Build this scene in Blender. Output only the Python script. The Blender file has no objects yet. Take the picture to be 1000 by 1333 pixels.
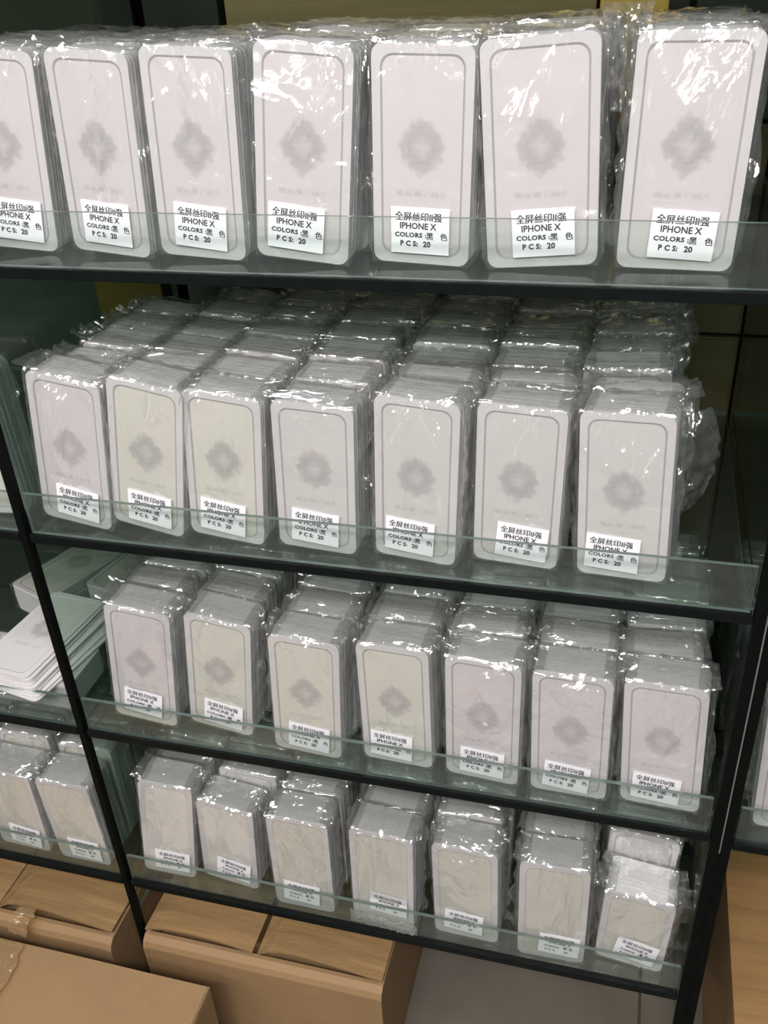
import bpy, bmesh, math, random
from mathutils import Vector, Matrix, noise

# ------------------------------------------------------------------ camera
S = bpy.context.scene
col = S.collection
cam_d = bpy.data.cameras.new('camera')
cam_d.sensor_fit = 'HORIZONTAL'; cam_d.sensor_width = 36.0
cam_d.lens = 1211.53 / 1000.0 * 36.0
cam_d.clip_start = 0.02; cam_d.clip_end = 50
cam = bpy.data.objects.new('camera', cam_d); col.objects.link(cam)
RT = Vector((0.965853586, 0.254539168, -0.048339027))
UP = Vector((-0.092168228, 0.511928618, 0.854069147))
FW = Vector((-0.242140182, 0.820450426, -0.517908516))
M = Matrix((RT, UP, -FW)).transposed().to_4x4()
M.translation = Vector((0.663868, -0.780880, 0.571234))
cam.matrix_world = M
S.camera = cam

# ------------------------------------------------------------------ world, lights, exposure
S.view_settings.view_transform = 'Standard'
S.view_settings.look = 'None'
S.view_settings.gamma = 1.0
S.view_settings.exposure = 0.12
S.view_settings.use_curve_mapping = False
try:
    S.cycles.transparent_max_bounces = 40
    S.cycles.max_bounces = 8
except Exception:
    pass
W = bpy.data.worlds.new('world'); S.world = W; W.use_nodes = True
W.node_tree.nodes['Background'].inputs[0].default_value = (0.80, 0.82, 0.86, 1)
W.node_tree.nodes['Background'].inputs[1].default_value = 0.12

def area(name, loc, target, sx, sy, power, color):
    l = bpy.data.lights.new(name, 'AREA'); l.shape = 'RECTANGLE'
    l.size = sx; l.size_y = sy; l.energy = power; l.color = color
    o = bpy.data.objects.new(name, l); col.objects.link(o)
    o.location = loc
    o.rotation_euler = (Vector(target) - Vector(loc)).to_track_quat('-Z', 'Y').to_euler()
    return o
area('ceiling_tube_light', (0.15, -0.75, 1.75), (0.35, 0.1, 0.0), 1.6, 0.16, 12, (1.0, 0.985, 0.99))
area('ceiling_tube_light', (0.8, -1.65, 1.75), (0.4, 0.0, -0.1), 1.6, 0.14, 50, (1.0, 0.96, 0.935))
area('ceiling_tube_light', (-0.3, -2.3, 1.75), (0.4, 0.0, -0.3), 2.4, 0.12, 40, (1.0, 0.93, 0.87))
area('ceiling_tube_light', (0.8, -4.6, 1.75), (0.4, 0.0, -0.4), 2.4, 0.02, 9, (1.0, 0.93, 0.88))

R0 = random.Random(7)

# ------------------------------------------------------------------ material helpers
def new_mat(name):
    m = bpy.data.materials.new(name); m.use_nodes = True
    nt = m.node_tree; nt.nodes.clear()
    out = nt.nodes.new('ShaderNodeOutputMaterial')
    return m, nt, out
def N(nt, t, **k):
    n = nt.nodes.new(t)
    for a, v in k.items():
        setattr(n, a, v)
    return n
def L(nt, a, b): nt.links.new(a, b)
def math_node(nt, op, a, b=None, c=None, clamp=False):
    n = N(nt, 'ShaderNodeMath', operation=op); n.use_clamp = clamp
    for i, v in enumerate((a, b, c)):
        if v is None: continue
        if isinstance(v, (int, float)): n.inputs[i].default_value = v
        else: L(nt, v, n.inputs[i])
    return n.outputs[0]
def schlick(nt, f0, normal=None):
    g = N(nt, 'ShaderNodeNewGeometry')
    d = N(nt, 'ShaderNodeVectorMath', operation='DOT_PRODUCT')
    L(nt, g.outputs['Incoming'], d.inputs[0]); L(nt, normal if normal is not None else g.outputs['Normal'], d.inputs[1])
    c = math_node(nt, 'SUBTRACT', 1.0, math_node(nt, 'ABSOLUTE', d.outputs['Value']), clamp=True)
    return math_node(nt, 'MULTIPLY_ADD', math_node(nt, 'POWER', c, 5.0), 1.0 - f0, f0, clamp=True)
def mapping(nt, scale, loc=(0, 0, 0), coord='Object'):
    tc = N(nt, 'ShaderNodeTexCoord'); mp = N(nt, 'ShaderNodeMapping')
    mp.inputs['Scale'].default_value = scale; mp.inputs['Location'].default_value = loc
    L(nt, tc.outputs[coord], mp.inputs[0]); return mp.outputs[0]
def noise_tex(nt, vec, scale, detail=2, rough=0.5, dist=0.0):
    n = N(nt, 'ShaderNodeTexNoise'); n.inputs['Scale'].default_value = scale
    n.inputs['Detail'].default_value = detail; n.inputs['Roughness'].default_value = rough
    n.inputs['Distortion'].default_value = dist
    L(nt, vec, n.inputs['Vector']); return n.outputs[0]
def ramp(nt, fac, stops):
    r = N(nt, 'ShaderNodeValToRGB'); L(nt, fac, r.inputs[0])
    e = r.color_ramp.elements
    while len(e) < len(stops): e.new(0.5)
    for i, (p, c) in enumerate(stops):
        e[i].position = p; e[i].color = (c[0], c[1], c[2], 1)
    return r.outputs[0]
def mix_rgb(nt, fac, a, b, mode='MIX'):
    n = N(nt, 'ShaderNodeMix', data_type='RGBA', blend_type=mode)
    for i, v in ((0, fac), (6, a), (7, b)):
        if isinstance(v, (int, float)): n.inputs[i].default_value = v
        elif isinstance(v, tuple): n.inputs[i].default_value = (v[0], v[1], v[2], 1)
        else: L(nt, v, n.inputs[i])
    return n.outputs[2]
def principled(nt, out, color, rough=0.5, metal=0.0, normal=None, spec=0.5):
    b = N(nt, 'ShaderNodeBsdfPrincipled')
    if isinstance(color, tuple): b.inputs['Base Color'].default_value = (*color, 1)
    else: L(nt, color, b.inputs['Base Color'])
    if isinstance(rough, (int, float)): b.inputs['Roughness'].default_value = rough
    else: L(nt, rough, b.inputs['Roughness'])
    b.inputs['Metallic'].default_value = metal
    b.inputs['Specular IOR Level'].default_value = spec
    if normal is not None: L(nt, normal, b.inputs['Normal'])
    L(nt, b.outputs[0], out.inputs[0]); return b
def bump(nt, height, strength, dist):
    b = N(nt, 'ShaderNodeBump'); b.inputs['Strength'].default_value = strength
    b.inputs['Distance'].default_value = dist
    L(nt, height, b.inputs['Height']); return b.outputs[0]

def simple(name, color, rough=0.5, metal=0.0, var=0.08, vscale=30, spec=0.5):
    m, nt, out = new_mat(name)
    v = mapping(nt, (1, 1, 1))
    n = noise_tex(nt, v, vscale, 3)
    c = mix_rgb(nt, n, tuple(max(0, x * (1 - var)) for x in color), tuple(min(1, x * (1 + var)) for x in color))
    principled(nt, out, c, rough, metal, spec=spec)
    return m

# glass sheets: thin, tinted, dusty
def glass_mat(name, tint, dust=0.02, dustcol=(0.75, 0.8, 0.77)):
    m, nt, out = new_mat(name)
    tr = N(nt, 'ShaderNodeBsdfTransparent'); tr.inputs[0].default_value = (*tint, 1)
    gl = N(nt, 'ShaderNodeBsdfGlossy'); gl.inputs['Roughness'].default_value = 0.03
    fr = schlick(nt, 0.04)
    df = N(nt, 'ShaderNodeBsdfDiffuse'); df.inputs[0].default_value = (*dustcol, 1)
    v = mapping(nt, (1, 1, 1))
    d = noise_tex(nt, v, 18, 5, 0.65)
    dd = math_node(nt, 'MULTIPLY', d, dust * 2)
    m1 = N(nt, 'ShaderNodeMixShader'); L(nt, dd, m1.inputs[0]); L(nt, tr.outputs[0], m1.inputs[1]); L(nt, df.outputs[0], m1.inputs[2])
    m2 = N(nt, 'ShaderNodeMixShader'); L(nt, fr, m2.inputs[0]); L(nt, m1.outputs[0], m2.inputs[1]); L(nt, gl.outputs[0], m2.inputs[2])
    L(nt, m2.outputs[0], out.inputs[0])
    return m
M_GLASS = glass_mat('green_tinted_glass', (0.81, 0.87, 0.835), 0.012)
M_SIDE = glass_mat('side_glass', (0.76, 0.84, 0.80), 0.008)
M_LIP = glass_mat('lip_glass', (0.935, 0.965, 0.95), 0.02)
M_EDGE = simple('glass_edge_green', (0.10, 0.135, 0.12), 0.3, 0, 0.3, 60)
M_EDGE_L = simple('glass_edge_pale', (0.13, 0.14, 0.13), 0.35, 0, 0.25, 60)

# cellophane film
def film_mat(name, stretch, seed, haze=0.05, strength=1.0):
    m, nt, out = new_mat(name)
    oi = N(nt, 'ShaderNodeObjectInfo')
    tc = N(nt, 'ShaderNodeTexCoord')
    add = N(nt, 'ShaderNodeVectorMath', operation='MULTIPLY_ADD')
    L(nt, tc.outputs['Object'], add.inputs[0]); add.inputs[1].default_value = stretch
    comb = N(nt, 'ShaderNodeCombineXYZ')
    for i, k in enumerate((7.3, 3.1, 11.7)):
        L(nt, math_node(nt, 'MULTIPLY', oi.outputs['Random'], k + seed), comb.inputs[i])
    L(nt, comb.outputs[0], add.inputs[2])
    vec = add.outputs[0]
    wn = N(nt, 'ShaderNodeTexNoise'); wn.inputs['Scale'].default_value = 22; wn.inputs['Detail'].default_value = 2
    L(nt, vec, wn.inputs['Vector'])
    wv = N(nt, 'ShaderNodeVectorMath', operation='MULTIPLY_ADD')
    L(nt, wn.outputs['Color'], wv.inputs[0]); wv.inputs[1].default_value = (0.05, 0.05, 0.05); L(nt, vec, wv.inputs[2])
    def vor(scale):
        n = N(nt, 'ShaderNodeTexVoronoi'); n.inputs['Scale'].default_value = scale
        L(nt, wv.outputs[0], n.inputs['Vector']); return n.outputs['Distance']
    v1 = math_node(nt, 'DIVIDE', vor(26), 26); v2 = math_node(nt, 'DIVIDE', vor(75), 75)
    wide = noise_tex(nt, vec, 14, 2, 0.5, 1.0)
    patch = ramp(nt, noise_tex(nt, vec, 16, 1, 0.5, 0.0), [(0.44, (0.04,) * 3), (0.62, (1, 1, 1))])
    h = math_node(nt, 'ADD', math_node(nt, 'MULTIPLY', v1, 0.42), math_node(nt, 'MULTIPLY', v2, 0.40))
    ed = N(nt, 'ShaderNodeTexVoronoi', feature='DISTANCE_TO_EDGE'); ed.inputs['Scale'].default_value = 24
    L(nt, wv.outputs[0], ed.inputs['Vector'])
    rg = math_node(nt, 'SUBTRACT', 1.0, math_node(nt, 'MULTIPLY', ed.outputs['Distance'], 15.0), clamp=True)
    h = math_node(nt, 'ADD', h, math_node(nt, 'MULTIPLY', rg, 0.0011))
    sz = N(nt, 'ShaderNodeSeparateXYZ'); L(nt, tc.outputs['Object'], sz.inputs[0])
    zf = math_node(nt, 'MULTIPLY_ADD', sz.outputs[2], 5.6, 0.12, clamp=True)
    h = math_node(nt, 'MULTIPLY', h, zf)
    h = math_node(nt, 'MULTIPLY', h, patch)
    h = math_node(nt, 'ADD', h, math_node(nt, 'MULTIPLY', wide, 0.010))
    nb = bump(nt, h, 1.0, strength)
    tr = N(nt, 'ShaderNodeBsdfTransparent'); tr.inputs[0].default_value = (0.975, 0.98, 0.975, 1)
    gl = N(nt, 'ShaderNodeBsdfGlossy'); gl.inputs['Roughness'].default_value = 0.13
    gl.inputs[0].default_value = (1, 1, 1, 1)
    L(nt, nb, gl.inputs['Normal'])
    f2 = math_node(nt, 'MINIMUM', schlick(nt, 0.19, nb), 0.27)
    df = N(nt, 'ShaderNodeBsdfDiffuse'); df.inputs[0].default_value = (0.85, 0.86, 0.87, 1)
    tl = N(nt, 'ShaderNodeBsdfTranslucent'); tl.inputs[0].default_value = (0.8, 0.81, 0.81, 1)
    m0 = N(nt, 'ShaderNodeMixShader'); m0.inputs[0].default_value = 0.4; L(nt, df.outputs[0], m0.inputs[1]); L(nt, tl.outputs[0], m0.inputs[2])
    m1 = N(nt, 'ShaderNodeMixShader'); m1.inputs[0].default_value = haze; L(nt, tr.outputs[0], m1.inputs[1]); L(nt, m0.outputs[0], m1.inputs[2])
    m2 = N(nt, 'ShaderNodeMixShader'); L(nt, f2, m2.inputs[0]); L(nt, m1.outputs[0], m2.inputs[1]); L(nt, gl.outputs[0], m2.inputs[2])
    L(nt, m2.outputs[0], out.inputs[0])
    return m
FILMS = [film_mat('cellophane_a', (1.0, 1.0, 0.36), 0.0),
         film_mat('cellophane_b', (1.1, 1.0, 0.26), 3.0),
         film_mat('cellophane_c', (0.6, 1.0, 0.7), 5.0)]
FILM_SIDE = film_mat('cellophane_crumpled', (1.3, 1.3, 0.8), 9.0, 0.09, 1.6)

FILM_FOIL = film_mat('crumpled_bag_end', (1.3, 1.3, 1.3), 4.0, 0.40, 2.0)

# card materials
def paper(name, c):
    m, nt, out = new_mat(name)
    v = mapping(nt, (1, 1, 1))
    n = noise_tex(nt, v, 25, 3)
    cc = mix_rgb(nt, n, tuple(x * 0.93 for x in c), c)
    principled(nt, out, cc, 0.55, spec=0.3); return m
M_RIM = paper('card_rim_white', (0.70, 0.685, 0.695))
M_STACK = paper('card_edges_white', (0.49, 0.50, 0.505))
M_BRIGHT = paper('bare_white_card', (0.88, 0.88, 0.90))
M_LINE = paper('grey_outline_print', (0.43, 0.41, 0.43))
M_LINE_SOFT = paper('pale_outline_print', (0.62, 0.60, 0.57))

def panel(name, tint, emblem, lobes=4, pointed=0.2, dark=0.55):
    m, nt, out = new_mat(name)
    tc = N(nt, 'ShaderNodeTexCoord'); sp = N(nt, 'ShaderNodeSeparateXYZ'); L(nt, tc.outputs['Object'], sp.inputs[0])
    X, Z = sp.outputs[0], sp.outputs[2]
    big = noise_tex(nt, mapping(nt, (1, 1, 1)), 14, 2)
    base = mix_rgb(nt, big, tuple(x * 0.93 for x in tint), tint)
    # faint horizontal streaks of the frosted film
    st = noise_tex(nt, mapping(nt, (8, 1, 300)), 1.0, 2)
    if emblem:
        dx = math_node(nt, 'MULTIPLY', X, 1.12); dz = math_node(nt, 'SUBTRACT', Z, 0.101)
        r = math_node(nt, 'SQRT', math_node(nt, 'ADD', math_node(nt, 'MULTIPLY', dx, dx), math_node(nt, 'MULTIPLY', dz, dz)))
        th = math_node(nt, 'ARCTAN2', dx, dz)
        lob = math_node(nt, 'MULTIPLY', math_node(nt, 'COSINE', math_node(nt, 'MULTIPLY', th, float(lobes))), pointed)
        lob2 = math_node(nt, 'MULTIPLY', math_node(nt, 'COSINE', math_node(nt, 'MULTIPLY', th, 12.0)), 0.04)
        nz = noise_tex(nt, mapping(nt, (1, 1, 1)), 160, 2)
        rr = math_node(nt, 'ADD', r, math_node(nt, 'MULTIPLY', math_node(nt, 'SUBTRACT', nz, 0.5), 0.012))
        Rb = math_node(nt, 'MULTIPLY', math_node(nt, 'ADD', math_node(nt, 'ADD', lob, lob2), 1.0), 0.0242)
        q = math_node(nt, 'DIVIDE', rr, Rb)
        ring = ramp(nt, q, [(0.0, (0.30,) * 3), (0.22, (0.55,) * 3), (0.50, (1,) * 3), (0.78, (0.75,) * 3), (1.0, (0,) * 3)])
        # blurred line of print under the emblem
        tz = math_node(nt, 'ABSOLUTE', math_node(nt, 'SUBTRACT', Z, 0.062))
        tx = math_node(nt, 'ABSOLUTE', X)
        lm = math_node(nt, 'MULTIPLY', math_node(nt, 'LESS_THAN', tx, 0.023), math_node(nt, 'SUBTRACT', 1.0, math_node(nt, 'DIVIDE', tz, 0.0042), clamp=True))
        ln = ramp(nt, noise_tex(nt, mapping(nt, (260, 1, 120)), 1.0, 1), [(0.35, (0.1,) * 3), (0.6, (0.75,) * 3)])
        lm = math_node(nt, 'MULTIPLY', math_node(nt, 'MULTIPLY', lm, ln), 0.6)
        k = math_node(nt, 'ADD', math_node(nt, 'MULTIPLY', ring, dark), lm, clamp=True)
        k = math_node(nt, 'MULTIPLY', k, math_node(nt, 'ADD', math_node(nt, 'MULTIPLY', st, 0.5), 0.72))
        base = mix_rgb(nt, k, base, (0.33, 0.32, 0.34))
    base = mix_rgb(nt, math_node(nt, 'MULTIPLY', st, 0.12), base, tuple(x * 0.7 for x in tint))
    principled(nt, out, base, 0.42, spec=0.35); return m
P_PINK = panel('frosted_panel_pink', (0.73, 0.69, 0.705), True, 4, 0.11, 0.66)
P_CREAM = panel('frosted_panel_cream', (0.73, 0.715, 0.655), True, 4, 0.10, 0.68)
P_GREY = panel('frosted_panel_grey', (0.70, 0.685, 0.675), True, 8, 0.05, 0.64)
P_PINK2 = panel('frosted_panel_rose', (0.74, 0.69, 0.71), True, 4, 0.05, 0.60)
P_PLAIN = panel('frosted_panel_plain', (0.72, 0.69, 0.63), False)
P_WHITE = panel('plain_white_panel', (0.80, 0.78, 0.755), False)

M_LABEL = paper('label_paper', (0.87, 0.87, 0.92))
M_INK = simple('label_ink', (0.02, 0.02, 0.022), 0.6, 0, 0.1)
M_BLACK = simple('black_anodised_strip', (0.006, 0.008, 0.0075), 0.3, 0.0, 0.3, 80, spec=0.08)
M_BLACK2 = simple('black_upright_strip', (0.004, 0.005, 0.0045), 0.5, 0.0, 0.3, 80, spec=0.05)

def carton_mat(name, c, streak=(1, 14, 14), amt=0.26):
    m, nt, out = new_mat(name)
    n1 = noise_tex(nt, mapping(nt, streak), 3.0, 4, 0.6)
    n1 = ramp(nt, n1, [(0.25, (0, 0, 0)), (0.8, (1, 1, 1))])
    n2 = noise_tex(nt, mapping(nt, (1, 1, 1)), 9, 3)
    n3 = noise_tex(nt, mapping(nt, (1, 1, 1)), 260, 3)
    c1 = mix_rgb(nt, n1, tuple(x * (1 - amt * 1.6) for x in c), tuple(min(1, x * (1 + amt)) for x in c))
    c2 = mix_rgb(nt, math_node(nt, 'MULTIPLY', n2, 0.35), c1, tuple(x * 0.62 for x in c))
    c3 = mix_rgb(nt, math_node(nt, 'MULTIPLY', n3, 0.18), c2, tuple(x * 0.6 for x in c))
    nb = bump(nt, n1, 0.25, 0.004)
    principled(nt, out, c3, 0.62, normal=nb, spec=0.3); return m
M_CART = carton_mat('cardboard', (0.37, 0.23, 0.105), (1.2, 26, 26), 0.17)
M_CART2 = carton_mat('cardboard_smooth', (0.37, 0.235, 0.12), (4, 4, 4), 0.06)
M_CARTD = carton_mat('cardboard_side', (0.42, 0.245, 0.10), (1.0, 14, 14), 0.17)
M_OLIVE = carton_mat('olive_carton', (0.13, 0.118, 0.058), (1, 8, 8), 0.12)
M_KHAKI = carton_mat('khaki_carton', (0.36, 0.31, 0.14), (1, 8, 14), 0.12)
M_MUST = carton_mat('mustard_carton', (0.14, 0.10, 0.02), (1, 4, 4), 0.08)
M_YELL = carton_mat('yellow_carton', (0.85, 0.62, 0.12), (1, 4, 4), 0.06)
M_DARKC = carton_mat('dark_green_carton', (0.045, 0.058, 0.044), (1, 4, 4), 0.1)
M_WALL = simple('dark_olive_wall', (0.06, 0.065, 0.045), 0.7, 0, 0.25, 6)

def floor_mat():
    m, nt, out = new_mat('grey_brown_floor_tile')
    n = noise_tex(nt, mapping(nt, (1, 1, 1)), 12, 5, 0.6)
    c = mix_rgb(nt, n, (0.13, 0.115, 0.095), (0.20, 0.18, 0.15))
    principled(nt, out, c, 0.4, spec=0.4); return m
M_FLOOR = floor_mat()
M_GROUT = simple('dark_grout', (0.07, 0.06, 0.05), 0.8)
def tape_mat():
    m, nt, out = new_mat('clear_brown_tape')
    tr = N(nt, 'ShaderNodeBsdfTransparent'); tr.inputs[0].default_value = (0.80, 0.66, 0.45, 1)
    gl = N(nt, 'ShaderNodeBsdfGlossy'); gl.inputs['Roughness'].default_value = 0.12
    df = N(nt, 'ShaderNodeBsdfDiffuse'); df.inputs[0].default_value = (0.62, 0.45, 0.26, 1)
    v = N(nt, 'ShaderNodeTexVoronoi'); v.inputs['Scale'].default_value = 60; L(nt, mapping(nt, (1, 1, 1)), v.inputs['Vector'])
    nb = bump(nt, v.outputs['Distance'], 1.0, 0.006); L(nt, nb, gl.inputs['Normal'])
    fr = schlick(nt, 0.06, nb)
    m1 = N(nt, 'ShaderNodeMixShader'); m1.inputs[0].default_value = 0.35; L(nt, tr.outputs[0], m1.inputs[1]); L(nt, df.outputs[0], m1.inputs[2])
    m2 = N(nt, 'ShaderNodeMixShader'); L(nt, fr, m2.inputs[0]); L(nt, m1.outputs[0], m2.inputs[1]); L(nt, gl.outputs[0], m2.inputs[2])
    L(nt, m2.outputs[0], out.inputs[0]); return m
M_TAPE = tape_mat()

# ------------------------------------------------------------------ object helpers
def mesh_obj(name, me, parent=None, loc=None):
    o = bpy.data.objects.new(name, me); col.objects.link(o)
    if parent: o.parent = parent
    if loc: o.location = loc
    return o
def tag(o, label=None, cat=None, group=None, kind=None):
    if label: o['label'] = label
    if cat: o['category'] = cat
    if group: o['group'] = group
    if kind: o['kind'] = kind
    return o
def empty(name, loc=(0, 0, 0)):
    o = bpy.data.objects.new(name, None); col.objects.link(o)
    o.empty_display_size = 0.02; o.location = loc
    return o
def box_bm(bm, x0, x1, y0, y1, z0, z1, mi=0, top_mi=None, bevel=0.0):
    vs = [bm.verts.new((x, y, z)) for z in (z0, z1) for (x, y) in ((x0, y0), (x1, y0), (x1, y1), (x0, y1))]
    fs = []
    for idx in ((3, 2, 1, 0), (4, 5, 6, 7), (0, 1, 5, 4), (1, 2, 6, 5), (2, 3, 7, 6), (3, 0, 4, 7)):
        f = bm.faces.new([vs[i] for i in idx]); f.material_index = mi; fs.append(f)
    if top_mi is not None: fs[1].material_index = top_mi
    if bevel > 0:
        es = set(e for f in fs for e in f.edges)
        bmesh.ops.bevel(bm, geom=list(es), offset=bevel, segments=2, affect='EDGES', profile=0.6)
    return fs
def finish(bm, name, mats, smooth=False):
    bmesh.ops.recalc_face_normals(bm, faces=bm.faces)
    me = bpy.data.meshes.new(name); bm.to_mesh(me); bm.free()
    for m in mats: me.materials.append(m)
    if smooth:
        for p in me.polygons: p.use_smooth = True
    return me
def box(name, x0, x1, y0, y1, z0, z1, mats, parent=None, bevel=0.0, mi_fn=None):
    cx, cy = (x0 + x1) / 2, (y0 + y1) / 2
    bm = bmesh.new(); box_bm(bm, x0 - cx, x1 - cx, y0 - cy, y1 - cy, 0, z1 - z0, bevel=bevel)
    bmesh.ops.recalc_face_normals(bm, faces=bm.faces)
    if mi_fn:
        for f in bm.faces: f.material_index = mi_fn(f.normal)
    me = bpy.data.meshes.new(name); bm.to_mesh(me); bm.free()
    for m in mats: me.materials.append(m)
    return mesh_obj(name, me, parent, (cx, cy, z0))

# ------------------------------------------------------------------ rack constants
ZS = [0.3177, 0.0, -0.3133, -0.6252]
BW = 0.80           # bay width
DEP = 0.47          # shelf depth
FLOOR = -1.0
LIP = 0.0573

# ------------------------------------------------------------------ floor and walls (tiles are pieces)
fl = empty('floor', (0, 0, FLOOR)); tag(fl, kind='structure')
box('grout_bed', -2.4, 3.0, -2.6, 2.6, FLOOR - 0.03, FLOOR - 0.003, [M_GROUT], fl).location = (0.3, 0, -0.03)
tile_me = None
TS = 0.40
for i in range(-6, 7):
    for j in range(-6, 6):
        x0 = 0.779 - TS + i * TS; y0 = 0.30 + j * TS
        if tile_me is None:
            t = box('floor_tile', 0, TS - 0.004, 0, TS - 0.004, 0, 0.012, [M_FLOOR], None, 0.0015)
            tile_me = t.data; o = t; o.parent = fl
        else:
            o = mesh_obj('floor_tile', tile_me, fl)
        o.location = (x0 + TS / 2, y0 + TS / 2, -0.012)
wb = box('wall_back', -2.4, 3.0, 1.35, 1.45, FLOOR, 1.9, [M_WALL]); tag(wb, kind='structure')

# ------------------------------------------------------------------ display rack
def strip(name, x0, x1, y0, y1, z0, z1, mat, parent, bev=0.0012):
    return box(name, x0, x1, y0, y1, z0, z1, [mat], parent, bev)

def glass_box(name, x0, x1, y0, y1, z0, z1, mats, parent, thin_axis):
    def fn(n):
        return 0 if abs(n[thin_axis]) > 0.7 else 1
    return box(name, x0, x1, y0, y1, z0, z1, mats, parent, 0.0, fn)

def shelf_unit(x0, x1, z, parent):
    g = glass_box('glass_shelf', x0 + 0.003, x1 - 0.003, 0.004, DEP, z - 0.006, z, [M_GLASS, M_EDGE], parent, 2)
    s = strip('shelf_strip', x0 + 0.001, x1 - 0.001, -0.007, 0.0035, z - 0.0065, z + 0.0045, M_BLACK, parent)
    l = glass_box('glass_lip', x0 + 0.003, x1 - 0.003, -0.002, 0.0025, z + 0.0045, z + LIP, [M_LIP, M_EDGE], parent, 1)
    return g, s, l

rack = empty('display_rack', (BW / 2, 0.2, FLOOR))
tag(rack, 'black-edged green glass display rack bay filling the middle of the photo', 'display rack', 'glass rack bays')
rl = empty('display_rack', (-BW / 2, 0.2, FLOOR))
tag(rl, 'glass rack bay left of the thin slanting black upright', 'display rack', 'glass rack bays')
rr = empty('display_rack', (0.82 + BW / 2, 0.2, FLOOR))
tag(rr, 'glass rack bay right of the thick double black upright', 'display rack', 'glass rack bays')
racks = {rack: (0.0, BW), rl: (-BW - 0.01, -0.0125), rr: (0.8245, 0.8245 + BW)}
def keep_parent(o, par):
    o.location = Vector(o.location) - Vector(par.location)
for rk, (a, b) in racks.items():
    lst = []
    for i, z in enumerate(ZS):
        if rk is rr and i == 3: continue
        zz = z - 0.007 if rk is rr else z
        lst += shelf_unit(a, b, zz, rk)
    lst.append(strip('unseen_shade_board', a, b, 0.0, 0.32, 0.665, 0.683, M_BLACK, rk))  # added board above the view, shades the back rows and the cartons behind
    if rk is rack:
        lst.append(glass_box('side_panel', -0.0095, -0.0035 + 0.0, 0.004, DEP, -0.70, 0.664, [M_SIDE, M_EDGE], rk, 0))
        lst.append(glass_box('side_panel', 0.8015, 0.8075, 0.004, DEP, -0.70, 0.664, [M_SIDE, M_EDGE], rk, 0))
        lst.append(strip('upright_strip', -0.0105, -0.0015, -0.009, 0.003, FLOOR, 1.05, M_BLACK2, rk))
        lst.append(strip('upright_strip', 0.8005, 0.8115, -0.009, 0.003, FLOOR, 1.05, M_BLACK2, rk))
        lst.append(strip('rear_upright', -0.012, 0.0, DEP, DEP + 0.012, FLOOR, 1.05, M_BLACK2, rk))
        lst.append(strip('rear_upright', 0.800, 0.812, DEP, DEP + 0.012, FLOOR, 1.05, M_BLACK2, rk))
    if rk is rr:
        lst.append(glass_box('side_panel', 0.8155, 0.8205, 0.004, DEP, -0.33, 0.664, [M_SIDE, M_EDGE_L], rk, 0))
        lst.append(strip('upright_strip', 0.8145, 0.8245, -0.009, 0.003, FLOOR, 1.05, M_BLACK2, rk))
        lst.append(strip('rear_upright', 0.815, 0.825, DEP, DEP + 0.012, FLOOR, 1.05, M_BLACK2, rk))
        lst.append(glass_box('joint_seal', 0.8122, 0.8138, -0.0075, 0.0, -0.335, 1.05, [M_EDGE_L, M_EDGE_L], rk, 0))
        lst.append(strip('base_seal', 0.8116, 0.8144, -0.0085, 0.0, FLOOR, -0.336, M_BLACK2, rk, 0))
    if rk is rl:
        lst.append(glass_box('side_panel', -0.82, -0.814, 0.004, DEP, -0.70, 0.664, [M_SIDE, M_EDGE], rk, 0))
        lst.append(strip('upright_strip', -0.822, -0.812, -0.009, 0.003, FLOOR, 1.05, M_BLACK2, rk))
        lst.append(strip('rear_upright', -0.822, -0.812, DEP, DEP + 0.012, FLOOR, 1.05, M_BLACK2, rk))
    for o in lst: keep_parent(o, rk)

# ------------------------------------------------------------------ pack meshes
PW, PH, PT = 0.089, 0.185, 0.049
def rr_outline(w, h, r, n=4, z0=0.0):
    pts = []
    for cx, cz, a0 in ((w / 2 - r, r, -90), (w / 2 - r, h - r, 0), (-w / 2 + r, h - r, 90), (-w / 2 + r, r, 180)):
        for i in range(n + 1):
            a = math.radians(a0 + 90 * i / n)
            pts.append((cx + r * math.cos(a), cz + r * math.sin(a) + z0))
    return pts
def front_card(name, w, h, line_mat, panel_mat, inset=0.0075):
    bm = bmesh.new()
    o = rr_outline(w, h, 0.009)
    i1 = rr_outline(w - 2 * inset, h - 2 * inset, 0.0105, z0=inset)
    k = inset + 0.0019
    i2 = rr_outline(w - 2 * k, h - 2 * k, 0.0095, z0=k)
    rb = [bm.verts.new((x, 0.0022, z)) for x, z in o]
    r0 = [bm.verts.new((x, 0.0, z)) for x, z in o]
    r1 = [bm.verts.new((x, 0.0, z)) for x, z in i1]
    r2 = [bm.verts.new((x, 0.0007, z)) for x, z in i2]
    n = len(o)
    for a, b, mi in ((rb, r0, 0), (r0, r1, 0), (r1, r2, 1)):
        for q in range(n):
            f = bm.faces.new((a[q], a[(q + 1) % n], b[(q + 1) % n], b[q])); f.material_index = mi
    f = bm.faces.new(r2); f.material_index = 2
    bm.faces.new(list(reversed(rb)))
    bm.normal_update()
    me = bpy.data.meshes.new(name); bm.to_mesh(me); bm.free()
    for m in (M_RIM, line_mat, panel_mat): me.materials.append(m)
    return me
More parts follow.
